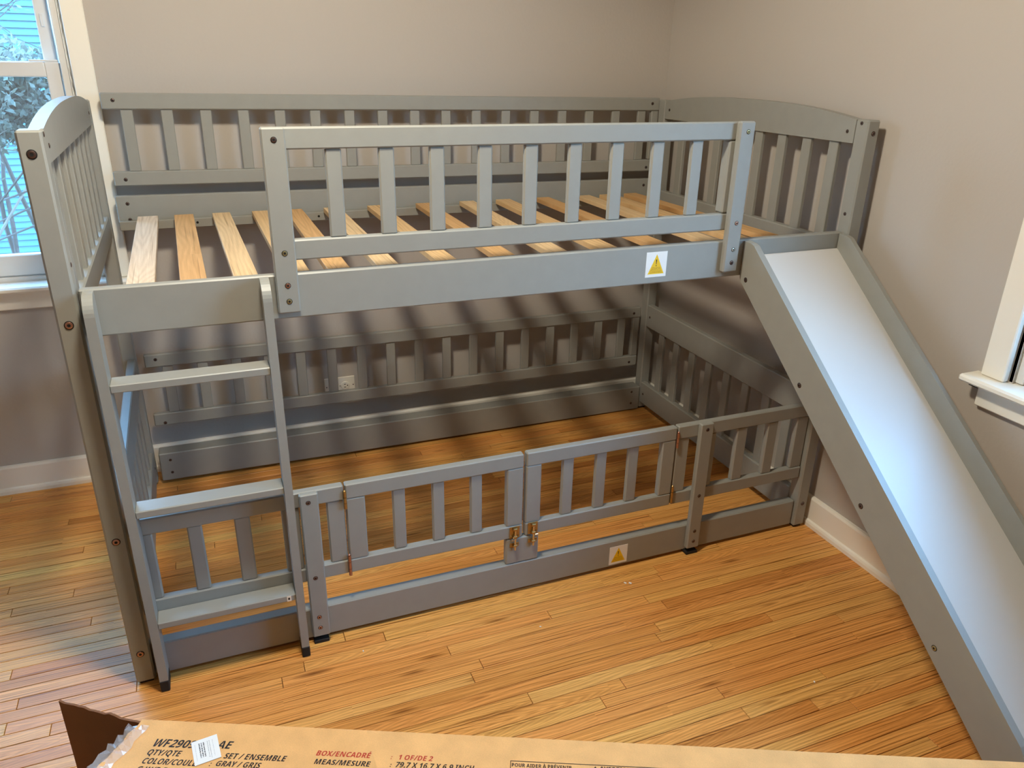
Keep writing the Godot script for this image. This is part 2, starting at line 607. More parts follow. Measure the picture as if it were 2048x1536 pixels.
func build_floor() -> void:
	var fl := thing("floor", "honey oak strip floor of narrow varnished planks running along the bed", "floor", Vector3.ZERO, "structure")
	var st := begin()
	add_box(st, Vector3((XL + XR) * 0.5, -0.065, ZF * 0.5), Vector3(XR - XL, 0.11, ZF), 0.0)
	put(fl, "subfloor", st.commit(), M.underfloor)
	var r := RandomNumberGenerator.new()
	r.seed = 77
	var tones := [Color(0.80, 0.425, 0.137), Color(0.74, 0.385, 0.120), Color(0.86, 0.465, 0.158), Color(0.69, 0.352, 0.105), Color(0.78, 0.412, 0.130), Color(0.61, 0.305, 0.088), Color(0.83, 0.442, 0.145), Color(0.76, 0.398, 0.126)]
	var w := 0.0365
	var rows := int(ZF / w)
	var far := begin()
	for row in rows:
		var z := w * (row + 0.5) + 0.002
		var x := XL
		var first := true
		while x < XR - 0.01:
			var l := r.randf_range(0.45, 1.25)
			if first:
				l *= r.randf_range(0.3, 1.0)
				first = false
			if XR - x - l < 0.25:
				l = XR - x
			var tone: Color = tones[r.randi() % tones.size()]
			var q := r.randf_range(0.93, 1.06)
			q *= 1.18
			tone = Color(minf(tone.r * q * 1.14, 1.0), tone.g * q * r.randf_range(0.99, 1.02), tone.b * q * 0.9)
			var mi := r.randi() % 3
			var u0 := r.randf()
			var strip := r.randi() % 4
			var at := Vector3(x + l * 0.5, r.randf_range(-0.0003, 0.0), z)
			if z < 2.36:
				put(fl, "plank", plank_mesh(l - 0.0013, w - 0.0013, tone, u0, strip), M.oak[mi], at)
			else:
				far.append_from(plank_mesh(l - 0.0013, w - 0.0013, tone, u0, strip), 0, Transform3D(Basis(), at))
			x += l
	var fo := put(fl, "planks_behind_camera", far.commit(), M.oak[0])
	fo.set_meta("kind", "stuff")

func pane(parent: Node, lo: Vector3, hi: Vector3) -> void:
	bar(parent, "pane", M.glass, lo, hi, 0.0)

# frame with mitred corners in the plane z, box section
func sash(parent: Node, called: String, x0: float, x1: float, y0: float, y1: float, stile: float, bot: float, top: float, z0: float, z1: float) -> Node3D:
	var s := part_node(parent, called)
	bar(s, "stile", M.vinyl, Vector3(x0, y0, z0), Vector3(x0 + stile, y1, z1), 0.003)
	bar(s, "stile", M.vinyl, Vector3(x1 - stile, y0, z0), Vector3(x1, y1, z1), 0.003)
	bar(s, "rail", M.vinyl, Vector3(x0 + stile, y0, z0), Vector3(x1 - stile, y0 + bot, z1), 0.003)
	bar(s, "rail", M.vinyl, Vector3(x0 + stile, y1 - top, z0), Vector3(x1 - stile, y1, z1), 0.003)
	var zm := (z0 + z1) * 0.5
	pane(s, Vector3(x0 + stile - 0.004, y0 + bot - 0.004, zm - 0.002), Vector3(x1 - stile + 0.004, y1 - top + 0.004, zm + 0.002))
	return s

# a double-hung window in its own axes: opening 0..w by 0..h, room side is +z, wall face at z = 0
func hung_window(t: Node3D, w: float, h: float, meet: float) -> void:
	var c := 0.060
	bar(t, "casing", M.trim, Vector3(-c, -0.001, 0.001), Vector3(0.0, h + c, 0.020), 0.003)
	bar(t, "casing", M.trim, Vector3(w, -0.001, 0.001), Vector3(w + c, h + c, 0.020), 0.003)
	bar(t, "head_casing", M.trim, Vector3(0.0, h, 0.001), Vector3(w, h + c, 0.020), 0.003)
	bar(t, "stool", M.trim, Vector3(-c - 0.025, -0.020, -0.02), Vector3(w + c + 0.025, -0.002, 0.062), 0.005)
	bar(t, "apron", M.trim, Vector3(-c + 0.002, -0.082, 0.001), Vector3(w + c - 0.002, -0.021, 0.018), 0.003)
	# jambs line the opening; stops and tracks
	for s in 2:
		var x := 0.0 if s == 0 else w
		var d := 1.0 if s == 0 else -1.0
		bar(t, "jamb", M.trim, Vector3(minf(x, x + d * 0.010), 0.0, -0.155), Vector3(maxf(x, x + d * 0.010), h, 0.0), 0.001)
		bar(t, "jamb_stop", M.vinyl, Vector3(minf(x + d * 0.010, x + d * 0.030), 0.0, -0.024), Vector3(maxf(x + d * 0.010, x + d * 0.030), h, -0.008), 0.002)
		bar(t, "track", M.groove, Vector3(minf(x + d * 0.010, x + d * 0.0125), 0.0, -0.13), Vector3(maxf(x + d * 0.010, x + d * 0.0125), h, -0.025), 0.0)
		bar(t, "parting_stop", M.vinyl, Vector3(minf(x + d * 0.0125, x + d * 0.032), meet, -0.062), Vector3(maxf(x + d * 0.0125, x + d * 0.032), h, -0.030), 0.002)
	bar(t, "head_jamb", M.trim, Vector3(0.010, h - 0.012, -0.155), Vector3(w - 0.010, h, 0.0), 0.001)
	bar(t, "sill", M.vinyl, Vector3(0.010, -0.018, -0.19), Vector3(w - 0.010, 0.012, -0.021), 0.003)
	sash(t, "lower_sash", 0.034, w - 0.034, 0.014, meet + 0.020, 0.040, 0.066, 0.042, -0.060, -0.030)
	bar(t, "sash_lip", M.vinyl, Vector3(w - 0.034 - 0.078, meet + 0.0205, -0.058), Vector3(w - 0.036, meet + 0.026, -0.032), 0.001)
	sash(t, "upper_sash", 0.040, w - 0.040, meet - 0.02, h - 0.013, 0.038, 0.040, 0.045, -0.098, -0.068)
	bar(t, "sash_latch", M.vinyl, Vector3(w - 0.066, meet + 0.115, -0.068), Vector3(w - 0.056, meet + 0.150, -0.063), 0.002)

func build_window_back() -> void:
	var t := thing("window_1", "white double-hung window in the back wall, left of the bed, with shrubs outside", "window", Vector3(-1.002, 0.722, 0.0), "structure")
	hung_window(t, 0.988, 1.255, 0.622)

func build_window_right() -> void:
	var t := thing("window_2", "white trimmed window in the right wall beyond the slide, cut by the picture edge", "window", Vector3(XR, 0.706, 2.605), "structure")
	t.rotation.y = -PI / 2
	# the wall's room side looks along -x; mirror so that local x runs from far to near
	t.rotation.y = -PI / 2
	t.position = Vector3(XR, 0.706, 1.615)
	hung_window(t, 0.99, 1.255, 0.622)
	bar(t, "air_gap_block", M.rubber, Vector3(-0.085, -0.040, 0.001), Vector3(-0.060, -0.0205, 0.016), 0.001)

# ---------------------------------------------------------------- bed
func end_panel(bed: Node3D, called: String) -> Node3D:
	# local axes: inner face at x = 0, panel thickness towards +x, z as in the world
	var e := part_node(bed, called)
	bar(e, "post", M.paint, Vector3(0, 0.008, 1.071), Vector3(0.042, 1.263, 1.116), 0.004)
	bar(e, "post", M.paint, Vector3(0, 0.008, 0.080), Vector3(0.042, 1.266, 0.125), 0.004)
	for z: float in [1.0935, 0.1025]:
		bar(e, "foot_pad", M.rubber, Vector3(0.006, 0.0005, z - 0.016), Vector3(0.036, 0.008, z + 0.016), 0.001)
	var pl := PackedVector2Array()
	pl.append(Vector2(0.125, 1.201))
	pl.append(Vector2(1.071, 1.201))
	for k in 25:
		var t := 1.0 - k / 12.0
		pl.append(Vector2(0.598 + 0.473 * t, 1.262 + 0.030 * (1.0 - pow(absf(t), 2.6))))
	prism(e, "arched_board", M.paint, pl, 0.001, 0.026)
	for k in 8:
		var z := 0.237 + 0.1082 * k
		bar(e, "slat", M.paint, Vector3(0.008, 0.936, z - 0.018), Vector3(0.021, 1.2015, z + 0.018), 0.002)
		bar(e, "slat", M.paint, Vector3(0.008, 0.128, z - 0.018), Vector3(0.021, 0.380, z + 0.018), 0.002)
	bar(e, "rail", M.paint, Vector3(0.001, 0.872, 0.125), Vector3(0.026, 0.938, 1.071), 0.003)
	bar(e, "rail", M.paint, Vector3(0.001, 0.379, 0.125), Vector3(0.026, 0.473, 1.071), 0.003)
	bar(e, "rail", M.paint, Vector3(0.001, 0.036, 0.125), Vector3(0.026, 0.130, 1.071), 0.003)
	for p: Array in [[0.155, 1.233], [1.045, 1.230], [1.092, 1.254], [1.091, 1.015], [0.15, 0.425], [0.15, 0.08]]:
		bolt(e, Vector3(-0.0002 if p[0] > 1.08 else 0.0008, p[1], p[0]), 0.0048, M.bronze, Vector3(-1, 0, 0))
	return e

func rail_guard(bed: Node3D, called: String, at: Vector3, tilt: float) -> Node3D:
	var g := part_node(bed, called, at)
	g.rotation.z = tilt
	return g

func hinge(parent: Node, x: float, y0: float, y1: float, mat: Material) -> void:
	var st := begin()
	var n := 3
	var r := 0.0042
	for k in n:
		var a := lerpf(y0, y1, float(k) / n) + 0.0006
		var b := lerpf(y0, y1, float(k + 1) / n) - 0.0006
		add_tube(st, [Vector3(x, a - 0.0001, 1.107), Vector3(x, a, 1.107), Vector3(x, b, 1.107), Vector3(x, b + 0.0001, 1.107)], [0.0, r, r, 0.0], 12)
	add_tube(st, [Vector3(x, y1, 1.107), Vector3(x, y1 + 0.002, 1.107), Vector3(x, y1 + 0.005, 1.107)], [0.003, 0.0036, 0.0], 10)
	put(parent, "hinge", st.commit(), mat)

func latch(parent: Node, x: float, y: float, side: float) -> void:
	# barrel bolt: plate on the gate with guides, sliding rod with knob, keeper on the block
	var z := 1.1045
	var g := parent
	var st := begin()
	add_box(st, Vector3(x, y + 0.018, z + 0.001), Vector3(0.029, 0.036, 0.002), 0.0006)
	for k: float in [0.006, 0.030]:
		add_box(st, Vector3(x, y + k, z + 0.006), Vector3(0.013, 0.009, 0.010), 0.002)
	for sx: float in [-1.0, 1.0]:
		for k: float in [0.006, 0.030]:
			add_tube(st, [Vector3(x + sx * 0.0105, y + k, z + 0.002), Vector3(x + sx * 0.0105, y + k, z + 0.0035), Vector3(x + sx * 0.0105, y + k, z + 0.004)], [0.0028, 0.0022, 0.0], 10)
	put(g, "latch_plate", st.commit(), M.brass)
	st = begin()
	add_tube(st, [Vector3(x, y - 0.0360, z + 0.007), Vector3(x, y - 0.0355, z + 0.007), Vector3(x, y + 0.034, z + 0.007), Vector3(x, y + 0.0345, z + 0.007)], [0.0, 0.0032, 0.0032, 0.0], 12)
	add_tube(st, [Vector3(x, y - 0.002, z + 0.007), Vector3(x + side * 0.012, y + 0.001, z + 0.012), Vector3(x + side * 0.0135, y + 0.001, z + 0.0125)], [0.0028, 0.0030, 0.0], 10)
	put(g, "latch_rod", st.commit(), M.steel)
	st = begin()
	add_box(st, Vector3(x, y - 0.022, z + 0.001), Vector3(0.027, 0.013, 0.002), 0.0006)
	add_box(st, Vector3(x, y - 0.022, z + 0.006), Vector3(0.013, 0.008, 0.010), 0.002)
	for sx: float in [-1.0, 1.0]:
		add_tube(st, [Vector3(x + sx * 0.0100, y - 0.022, z + 0.002), Vector3(x + sx * 0.0100, y - 0.022, z + 0.0035), Vector3(x + sx * 0.0100, y - 0.022, z + 0.004)], [0.0028, 0.0022, 0.0], 10)
	put(g, "latch_keeper", st.commit(), M.brass)

func sticker(parent: Node, called: String, mat: Material, c: Vector3, w: float, h: float) -> MeshInstance3D:
	# thin printed square facing +z
	var st := begin()
	var z := 0.0003
	var p := [Vector3(-w / 2, h / 2, z), Vector3(w / 2, h / 2, z), Vector3(w / 2, -h / 2, z), Vector3(-w / 2, -h / 2, z)]
	var uv := [Vector2(0, 0), Vector2(1, 0), Vector2(1, 1), Vector2(0, 1)]
	for k: int in [0, 1, 2, 0, 2, 3]:
		st.set_normal(Vector3(0, 0, 1))
		st.set_uv(uv[k])
		st.add_vertex(p[k])
	for k in 4:
		var a: Vector3 = p[k]
		var b: Vector3 = p[(k + 1) % 4]
		var n := (a + b) * Vector3(1, 1, 0)
		st.set_uv(Vector2(0.01, 0.01))
		quad(st, a, b, Vector3(b.x, b.y, -z), Vector3(a.x, a.y, -z), n)
	return put(parent, called, st.commit(), mat, c)

func build_bed() -> void:
	var bed := thing("bunk_bed", "gray wooden twin bunk bed with slatted guards and low gated fence in the corner", "bed")
	# --- end panels
	var er := end_panel(bed, "end_panel")
	er.position = Vector3(1.948, 0, 0)
	var el := end_panel(bed, "end_panel")
	# the left one is the same panel turned round, standing very slightly askew
	el.transform = Transform3D(Basis(Vector3(0, 1, 0), 0.017), Vector3(0.042, 0, 1.116)) * Transform3D(Basis().scaled(Vector3(-1, 1, 1)), Vector3(0, 0, -1.116))
	for y: float in [1.222, 0.903, 0.404, 0.0915]:
		bolt(bed, Vector3(0.0205, y, 1.1162), 0.0088, M.copper if y < 1.0 else M.bronze)
	for y: float in [1.229, 0.0895]:
		bolt(bed, Vector3(1.9700, y, 1.1162), 0.0065, M.bronze)
	# --- upper back guard
	var ub := rail_guard(bed, "back_guard", Vector3(0.0, 0.0, 0.0), -0.0065)
	var zb := 0.080
	bar(ub, "rail", M.paint, Vector3(0.044, 1.2385, zb - 0.022), Vector3(1.945, 1.2845, zb), 0.003)
	bar(ub, "rail", M.paint, Vector3(0.044, 1.0165, zb - 0.022), Vector3(1.945, 1.0595, zb), 0.003)
	bar(ub, "stile", M.paint, Vector3(1.914, 1.0595, zb - 0.022), Vector3(1.945, 1.2385, zb - 0.003), 0.003)
	for k in 17:
		var x := 0.1085 + 0.1103 * k
		bar(ub, "slat", M.paint, Vector3(x - 0.0165, 1.0590, zb - 0.018), Vector3(x + 0.0165, 1.2390, zb - 0.006), 0.002)
	for p: Array in [[0.077, 1.264], [0.077, 1.036], [1.912, 1.264], [1.908, 1.031]]:
		bolt(ub, Vector3(p[0], p[1], zb - 0.0002), 0.0055, M.bronze)
	# --- deck: side rails, ledgers, loose slats
	var bd := bar(bed, "deck_rail", M.paint, Vector3(0.044, 0.884, zb - 0.022), Vector3(1.945, 0.981, zb), 0.003)
	bd.rotation.z = -0.0060
	for p: Array in [[0.077, 0.963], [0.077, 0.914], [1.910, 0.951]]:
		bolt(bed, Vector3(p[0], p[1], zb - 0.0002), 0.0055, M.bronze)
	bar(bed, "deck_rail", M.paint, Vector3(0.044, 0.868, 1.074), Vector3(1.946, 0.9655, 1.096), 0.003)
	bar(bed, "ledger", M.paint, Vector3(0.046, 0.884, zb + 0.0005), Vector3(1.942, 0.9125, zb + 0.020), 0.002)
	bar(bed, "ledger", M.paint, Vector3(0.046, 0.884, 1.054), Vector3(1.942, 0.9125, 1.0735), 0.002)
	for k in 9:
		bolt(bed, Vector3(0.27 + 0.19 * k, 0.899, zb + 0.0202), 0.0038, M.dark_hole)
	# back left, back width, front left, front width of each slat as it lies
	var sl := [[0.100, 0.060, 0.117, 0.056], [0.204, 0.058, 0.227, 0.054], [0.316, 0.055, 0.340, 0.052], [0.437, 0.058, 0.451, 0.056], [0.541, 0.056, 0.550, 0.050], [0.665, 0.055, 0.667, 0.052], [0.813, 0.052, 0.818, 0.052], [0.983, 0.052, 0.973, 0.054], [1.144, 0.050, 1.120, 0.055], [1.281, 0.054, 1.272, 0.055], [1.440, 0.050, 1.434, 0.055], [1.610, 0.050, 1.606, 0.054], [1.702, 0.056, 1.712, 0.055], [1.808, 0.052, 1.822, 0.054]]
	for k in sl.size():
		var s: Array = sl[k]
		slat_board(bed, s[0], s[1], s[2], s[3], k)
	# --- upper front guard
	var gf := part_node(bed, "front_guard")
	bar(gf, "rail", M.paint, Vector3(0.414, 1.2185, 1.074), Vector3(1.586, 1.2615, 1.096), 0.003)
	bar(gf, "rail", M.paint, Vector3(0.414, 0.994, 1.074), Vector3(1.586, 1.0370, 1.096), 0.003)
	for k in 9:
		var x := 0.5535 + 0.1107 * k
		bar(gf, "slat", M.paint, Vector3(x - 0.0168, 1.0365, 1.079), Vector3(x + 0.0168, 1.2190, 1.092), 0.003)
	bar(gf, "stile", M.paint, Vector3(0.416, 0.996, 1.067), Vector3(0.4585, 1.2600, 1.0735), 0.003)
	bar(gf, "stile", M.paint, Vector3(1.530, 1.0375, 1.064), Vector3(1.586, 1.2175, 1.0955), 0.004)
	bar(gf, "post", M.paint, Vector3(0.4125, 0.885, 1.0965), Vector3(0.4590, 1.2625, 1.1135), 0.003)
	bar(gf, "post", M.paint, Vector3(1.5420, 0.885, 1.0965), Vector3(1.5875, 1.2640, 1.1150), 0.004)
	var kinds := [M.bronze, M.zinc, M.copper, M.zinc]
	var ys := [1.2395, 1.0145, 0.9455, 0.9110]
	for k in 4:
		bolt(gf, Vector3(0.4365, ys[k], 1.1135), 0.0062, kinds[k])
		bolt(gf, Vector3(1.5665, ys[k], 1.1150), 0.0058, [M.zinc, M.copper, M.steel, M.bronze][k])
	var sg := sticker(bed, "warning_sticker", M.sign, Vector3(1.3480, 0.9185, 1.0964), 0.061, 0.065)
	sg.set_meta("label", "white warning sticker with a yellow triangle on the upper deck rail")
	# --- lower back guard and floor rail
	var lb := rail_guard(bed, "back_guard", Vector3.ZERO, -0.0080)
	bar(lb, "rail", M.paint, Vector3(0.040, 0.4210, zb - 0.022), Vector3(1.945, 0.4655, zb), 0.003)
	bar(lb, "rail", M.paint, Vector3(0.040, 0.2050, zb - 0.022), Vector3(1.945, 0.2490, zb), 0.003)
	bar(lb, "stile", M.paint, Vector3(1.914, 0.2490, zb - 0.022), Vector3(1.945, 0.4210, zb - 0.003), 0.003)
	for k in 17:
		var x := 0.1085 + 0.1096 * k
		bar(lb, "slat", M.paint, Vector3(x - 0.0170, 0.2485, zb - 0.018), Vector3(x + 0.0170, 0.4215, zb - 0.006), 0.002)
	for p: Array in [[0.075, 0.448], [0.074, 0.214], [1.912, 0.440], [1.908, 0.222]]:
		bolt(lb, Vector3(p[0], p[1], zb - 0.0002), 0.0055, M.bronze)
	bar(bed, "floor_rail", M.paint, Vector3(0.040, 0.010, 0.071), Vector3(1.945, 0.1140, 0.130), 0.003).rotation.z = -0.0060
	for p: Array in [[0.075, 0.093], [0.075, 0.045], [1.905, 0.088], [1.905, 0.035]]:
		bolt(bed, Vector3(p[0], p[1], 0.1298), 0.0048, M.bronze)
	# --- lower front fence: fixed parts
	var z0 := 1.082
	var z1 := 1.104
	bar(bed, "floor_rail", M.paint, Vector3(0.044, 0.010, 1.072), Vector3(1.946, 0.0990, z1), 0.003)
	var fa := part_node(bed, "fixed_fence")
	bar(fa, "rail", M.paint, Vector3(0.044, 0.399, z0), Vector3(0.519, 0.440, z1), 0.003)
	bar(fa, "rail", M.paint, Vector3(0.044, 0.184, z0), Vector3(0.519, 0.2235, z1), 0.003)
	for s: Array in [[0.046, 0.091], [0.163, 0.195], [0.265, 0.300], [0.371, 0.412], [0.477, 0.519]]:
		bar(fa, "stile" if s[1] - s[0] > 0.04 else "slat", M.paint, Vector3(s[0], 0.2230, z0 + 0.002), Vector3(s[1], 0.3995, z1 - 0.003), 0.003)
	bar(fa, "post", M.paint, Vector3(0.4136, 0.022, z1 + 0.0005), Vector3(0.4570, 0.4410, 1.121), 0.003)
	bar(fa, "foot_pad", M.rubber, Vector3(0.4150, 0.0005, 1.086), Vector3(0.4530, 0.0100, 1.120), 0.001)
	for y: float in [0.419, 0.203, 0.083, 0.050]:
		bolt(fa, Vector3(0.4330, y, 1.1209), 0.0058, M.bronze if y > 0.1 else M.copper)
	var fb := part_node(bed, "fixed_fence")
	bar(fb, "rail", M.paint, Vector3(1.4695, 0.400, z0), Vector3(1.946, 0.441, z1), 0.003)
	bar(fb, "rail", M.paint, Vector3(1.4695, 0.184, z0), Vector3(1.946, 0.2240, z1), 0.003)
	for s: Array in [[1.4695, 1.512], [1.558, 1.606], [1.680, 1.7175], [1.7925, 1.830], [1.902, 1.946]]:
		bar(fb, "stile" if s[1] - s[0] > 0.04 else "slat", M.paint, Vector3(s[0], 0.2235, z0 + 0.002), Vector3(s[1], 0.4005, z1 - 0.003), 0.003)
	bar(fb, "post", M.paint, Vector3(1.5335, 0.022, z1 + 0.0005), Vector3(1.5765, 0.4450, 1.122), 0.003)
	bar(fb, "foot_pad", M.rubber, Vector3(1.5350, 0.0005, 1.086), Vector3(1.5750, 0.0100, 1.121), 0.001)
	for y: float in [0.426, 0.207, 0.083, 0.047]:
		bolt(fb, Vector3(1.5550, y, 1.1219), 0.0055, M.bronze)
	var sf := sticker(bed, "warning_sticker", M.sign, Vector3(1.3040, 0.0480, 1.1044), 0.060, 0.062)
	sf.set_meta("label", "white warning sticker with a yellow triangle on the floor rail")
	# --- the two gates and the block they bolt to
	var ga := part_node(bed, "gate")
	gate_frame(ga, 0.5232, 0.9930, 0.047, [0.6555, 0.7585, 0.8615], 0.032)
	hinge(ga, 0.5212, 0.376, 0.424, M.brass)
	hinge(ga, 0.5212, 0.180, 0.240, M.copper)
	latch(ga, 0.9695, 0.186, -1.0)
	var gb := part_node(bed, "gate")
	gate_frame(gb, 1.0015, 1.4655, 0.044, [1.1265, 1.2280, 1.3300], 0.034)
	hinge(gb, 1.4675, 0.376, 0.424, M.copper)
	hinge(gb, 1.4675, 0.194, 0.248, M.brass)
	latch(gb, 1.0235, 0.189, 1.0)
	bar(bed, "latch_block", M.paint, Vector3(0.9460, 0.0995, z0), Vector3(1.0430, 0.1825, z1 - 0.0003), 0.004)

func gate_frame(g: Node3D, x0: float, x1: float, stile: float, mids: Array, w: float) -> void:
	var z0 := 1.082
	var z1 := 1.104
	bar(g, "rail", M.paint, Vector3(x0, 0.3995, z0), Vector3(x1, 0.4400, z1), 0.003)
	bar(g, "rail", M.paint, Vector3(x0, 0.1840, z0), Vector3(x1, 0.2235, z1), 0.003)
	bar(g, "stile", M.paint, Vector3(x0, 0.2230, z0), Vector3(x0 + stile, 0.4000, z1 - 0.0006), 0.003)
	bar(g, "stile", M.paint, Vector3(x1 - stile, 0.2230, z0), Vector3(x1, 0.4000, z1 - 0.0006), 0.003)
	for x: float in mids:
		bar(g, "slat", M.paint, Vector3(x - w / 2, 0.2230, z0 + 0.004), Vector3(x + w / 2, 0.4000, z1 - 0.005), 0.003)

func slat_board(bed: Node3D, xb: float, wb: float, xf: float, wf: float, k: int) -> void:
	var zb := 0.1075
	var zf := 1.0715
	var dx := (xf + wf * 0.5) - (xb + wb * 0.5)
	var l := zf - zb - 0.002
	var m := plank_mesh(l, (wb + wf) * 0.5, Color.WHITE, rng.randf(), k % 4, 0.015)
	var o := put(bed, "bed_slat", m, M.pine[0 if k == 0 else 1 + (k * 2) % 3], Vector3((xb + wb * 0.5 + xf + wf * 0.5) * 0.5, 0.928, (zb + zf) * 0.5))
	# the board is modelled along x; turn it so that it runs from wall to front
	o.rotation.y = -PI / 2 + atan2(dx, zf - zb)

# ---------------------------------------------------------------- ladder
func build_ladder() -> void:
	var t := thing("bunk_ladder", "gray ladder with three rungs leaning on the left front of the bunk bed", "ladder")
	var z0 := 1.1055
	var z1 := 1.1575
	for s: Array in [[0.0540, 0.0730], [0.3805, 0.3990]]:
		var pl := PackedVector2Array([Vector2(z0, 0.031), Vector2(z1, 0.031)])
		for k in 9:
			var a := PI / 2 * k / 8.0
			pl.append(Vector2(z1 - 0.040 + 0.040 * cos(a), 0.926 + 0.040 * sin(a)))
		pl.append(Vector2(z0, 0.966))
		prism(t, "side_rail", M.paint, pl, s[0], s[1])
		bar(t, "rubber_foot", M.rubber, Vector3(s[0] - 0.0005, 0.0005, z0 + 0.004), Vector3(s[1] + 0.0005, 0.031, z1 + 0.001), 0.002)
	for y: float in [0.783, 0.490, 0.194]:
		bar(t, "rung", M.paint, Vector3(0.0730, y - 0.0175, z0), Vector3(0.3805, y, z1 - 0.003), 0.002)
	var sk := bar(t, "small_sticker", M.outlet, Vector3(0.3590, 0.1775, z1 - 0.0030), Vector3(0.3690, 0.1925, z1 - 0.0025), 0.0)
	sk.set_meta("label", "small white sticker with a dark mark on the lowest rung")
	bar(sk, "printed_mark", M.ink, Vector3(-0.0025, -0.003, 0.0002), Vector3(0.0020, 0.003, 0.0006), 0.0002)

# ---------------------------------------------------------------- slide
func build_slide() -> void:
	var t := thing("bed_slide", "gray sided slide with white chute from the upper bunk along the right wall", "slide")
	var pl := PackedVector2Array([Vector2(1.0985, 0.963), Vector2(1.1280, 0.961), Vector2(1.1400, 0.957), Vector2(1.1500, 0.949), Vector2(2.105, 0.197), Vector2(2.128, 0.165), Vector2(2.128, 0.001), Vector2(2.095, 0.001), Vector2(2.095, 0.068), Vector2(1.1080, 0.852), Vector2(1.1000, 0.862), Vector2(1.0985, 0.870)])
	prism(t, "side_panel", M.paint, pl, 1.612, 1.630)
	prism(t, "side_panel", M.paint, pl, 1.9340, 1.9475)
	var ch := PackedVector2Array([Vector2(1.0985, 0.9215), Vector2(1.104, 0.9190), Vector2(2.09, 0.138), Vector2(2.122, 0.128), Vector2(2.122, 0.118), Vector2(2.087, 0.127), Vector2(1.0985, 0.905)])
	prism(t, "chute", M.white_board, ch, 1.6302, 1.9338)
	for k in 4:
		var z := 1.20 + 0.25 * k
		var y := 0.9190 - (z - 1.104) * 0.792 - 0.012
		bar(t, "cleat", M.paint, Vector3(1.6304, y - 0.030, z - 0.015), Vector3(1.9336, y - 0.014, z + 0.015), 0.002)
	for p: Array in [[1.125, 0.863], [1.381, 0.660], [1.634, 0.459], [1.891, 0.259]]:
		bolt(t, Vector3(1.6122, p[1], p[0]), 0.0068, M.zinc if p[0] > 1.7 else M.bronze, Vector3(-1, 0, 0))

# ---------------------------------------------------------------- cardboard box
func lettering(box: Node3D, text: String, u0: float, u1: float, v: float, cap: float, mat: Material, slant := 0.22, bold := true) -> void:
	var f := SystemFont.new()
	f.font_names = PackedStringArray(["Droid Sans"])
	f.font_weight = 700 if bold else 400
	var tm := TextMesh.new()
	tm.font = f
	tm.text = text
	tm.font_size = 48
	tm.pixel_size = 0.01
	tm.depth = 0.0
	tm.horizontal_alignment = HORIZONTAL_ALIGNMENT_LEFT
	var arr := tm.get_mesh_arrays()
	var vs: PackedVector3Array = arr[Mesh.ARRAY_VERTEX]
	if vs.is_empty():
		return
	var lo := Vector3(1e9, 1e9, 0)
	var hi := Vector3(-1e9, -1e9, 0)
	for p in vs:
		lo = lo.min(p)
		hi = hi.max(p)
	var capu := 0.343   # cap height of the face at this size
	for k in vs.size():
		var p := vs[k]
		var y := (p.y - lo.y) / (hi.y - lo.y) if false else p.y
		vs[k] = Vector3(p.x, y, 0.0)
	# baseline: lowest point of the capitals
	var st := begin()
	var idx: PackedInt32Array = arr[Mesh.ARRAY_INDEX]
	var order: Array = []
	if idx.is_empty():
		for k in vs.size():
			order.append(k)
	else:
		for k in idx:
			order.append(k)
	var sx := (u1 - u0) / (hi.x - lo.x)
	var sy := cap / capu
	for k in range(0, order.size(), 3):
		var q: Array[Vector3] = []
		for j in 3:
			var p := vs[order[k + j]]
			var yy := (p.y - base_of(text, lo, hi, capu)) * sy
			q.append(Vector3((p.x - lo.x) * sx + yy * slant, 0.0, -yy))
		tri(st, q[0], q[1], q[2], Vector3.UP)
	put(box, "lettering", st.commit(), mat, Vector3(u0, 0.2004, v))

func base_of(text: String, lo: Vector3, hi: Vector3, capu: float) -> float:
	# texts without descenders sit with their lowest point on the baseline
	for ch in ["Q", "/", "W", ",", "J"]:
		if text.contains(ch) and (ch == "Q" or ch == "/"):
			return lo.y + (0.055 if ch == "Q" else 0.0)
	return lo.y

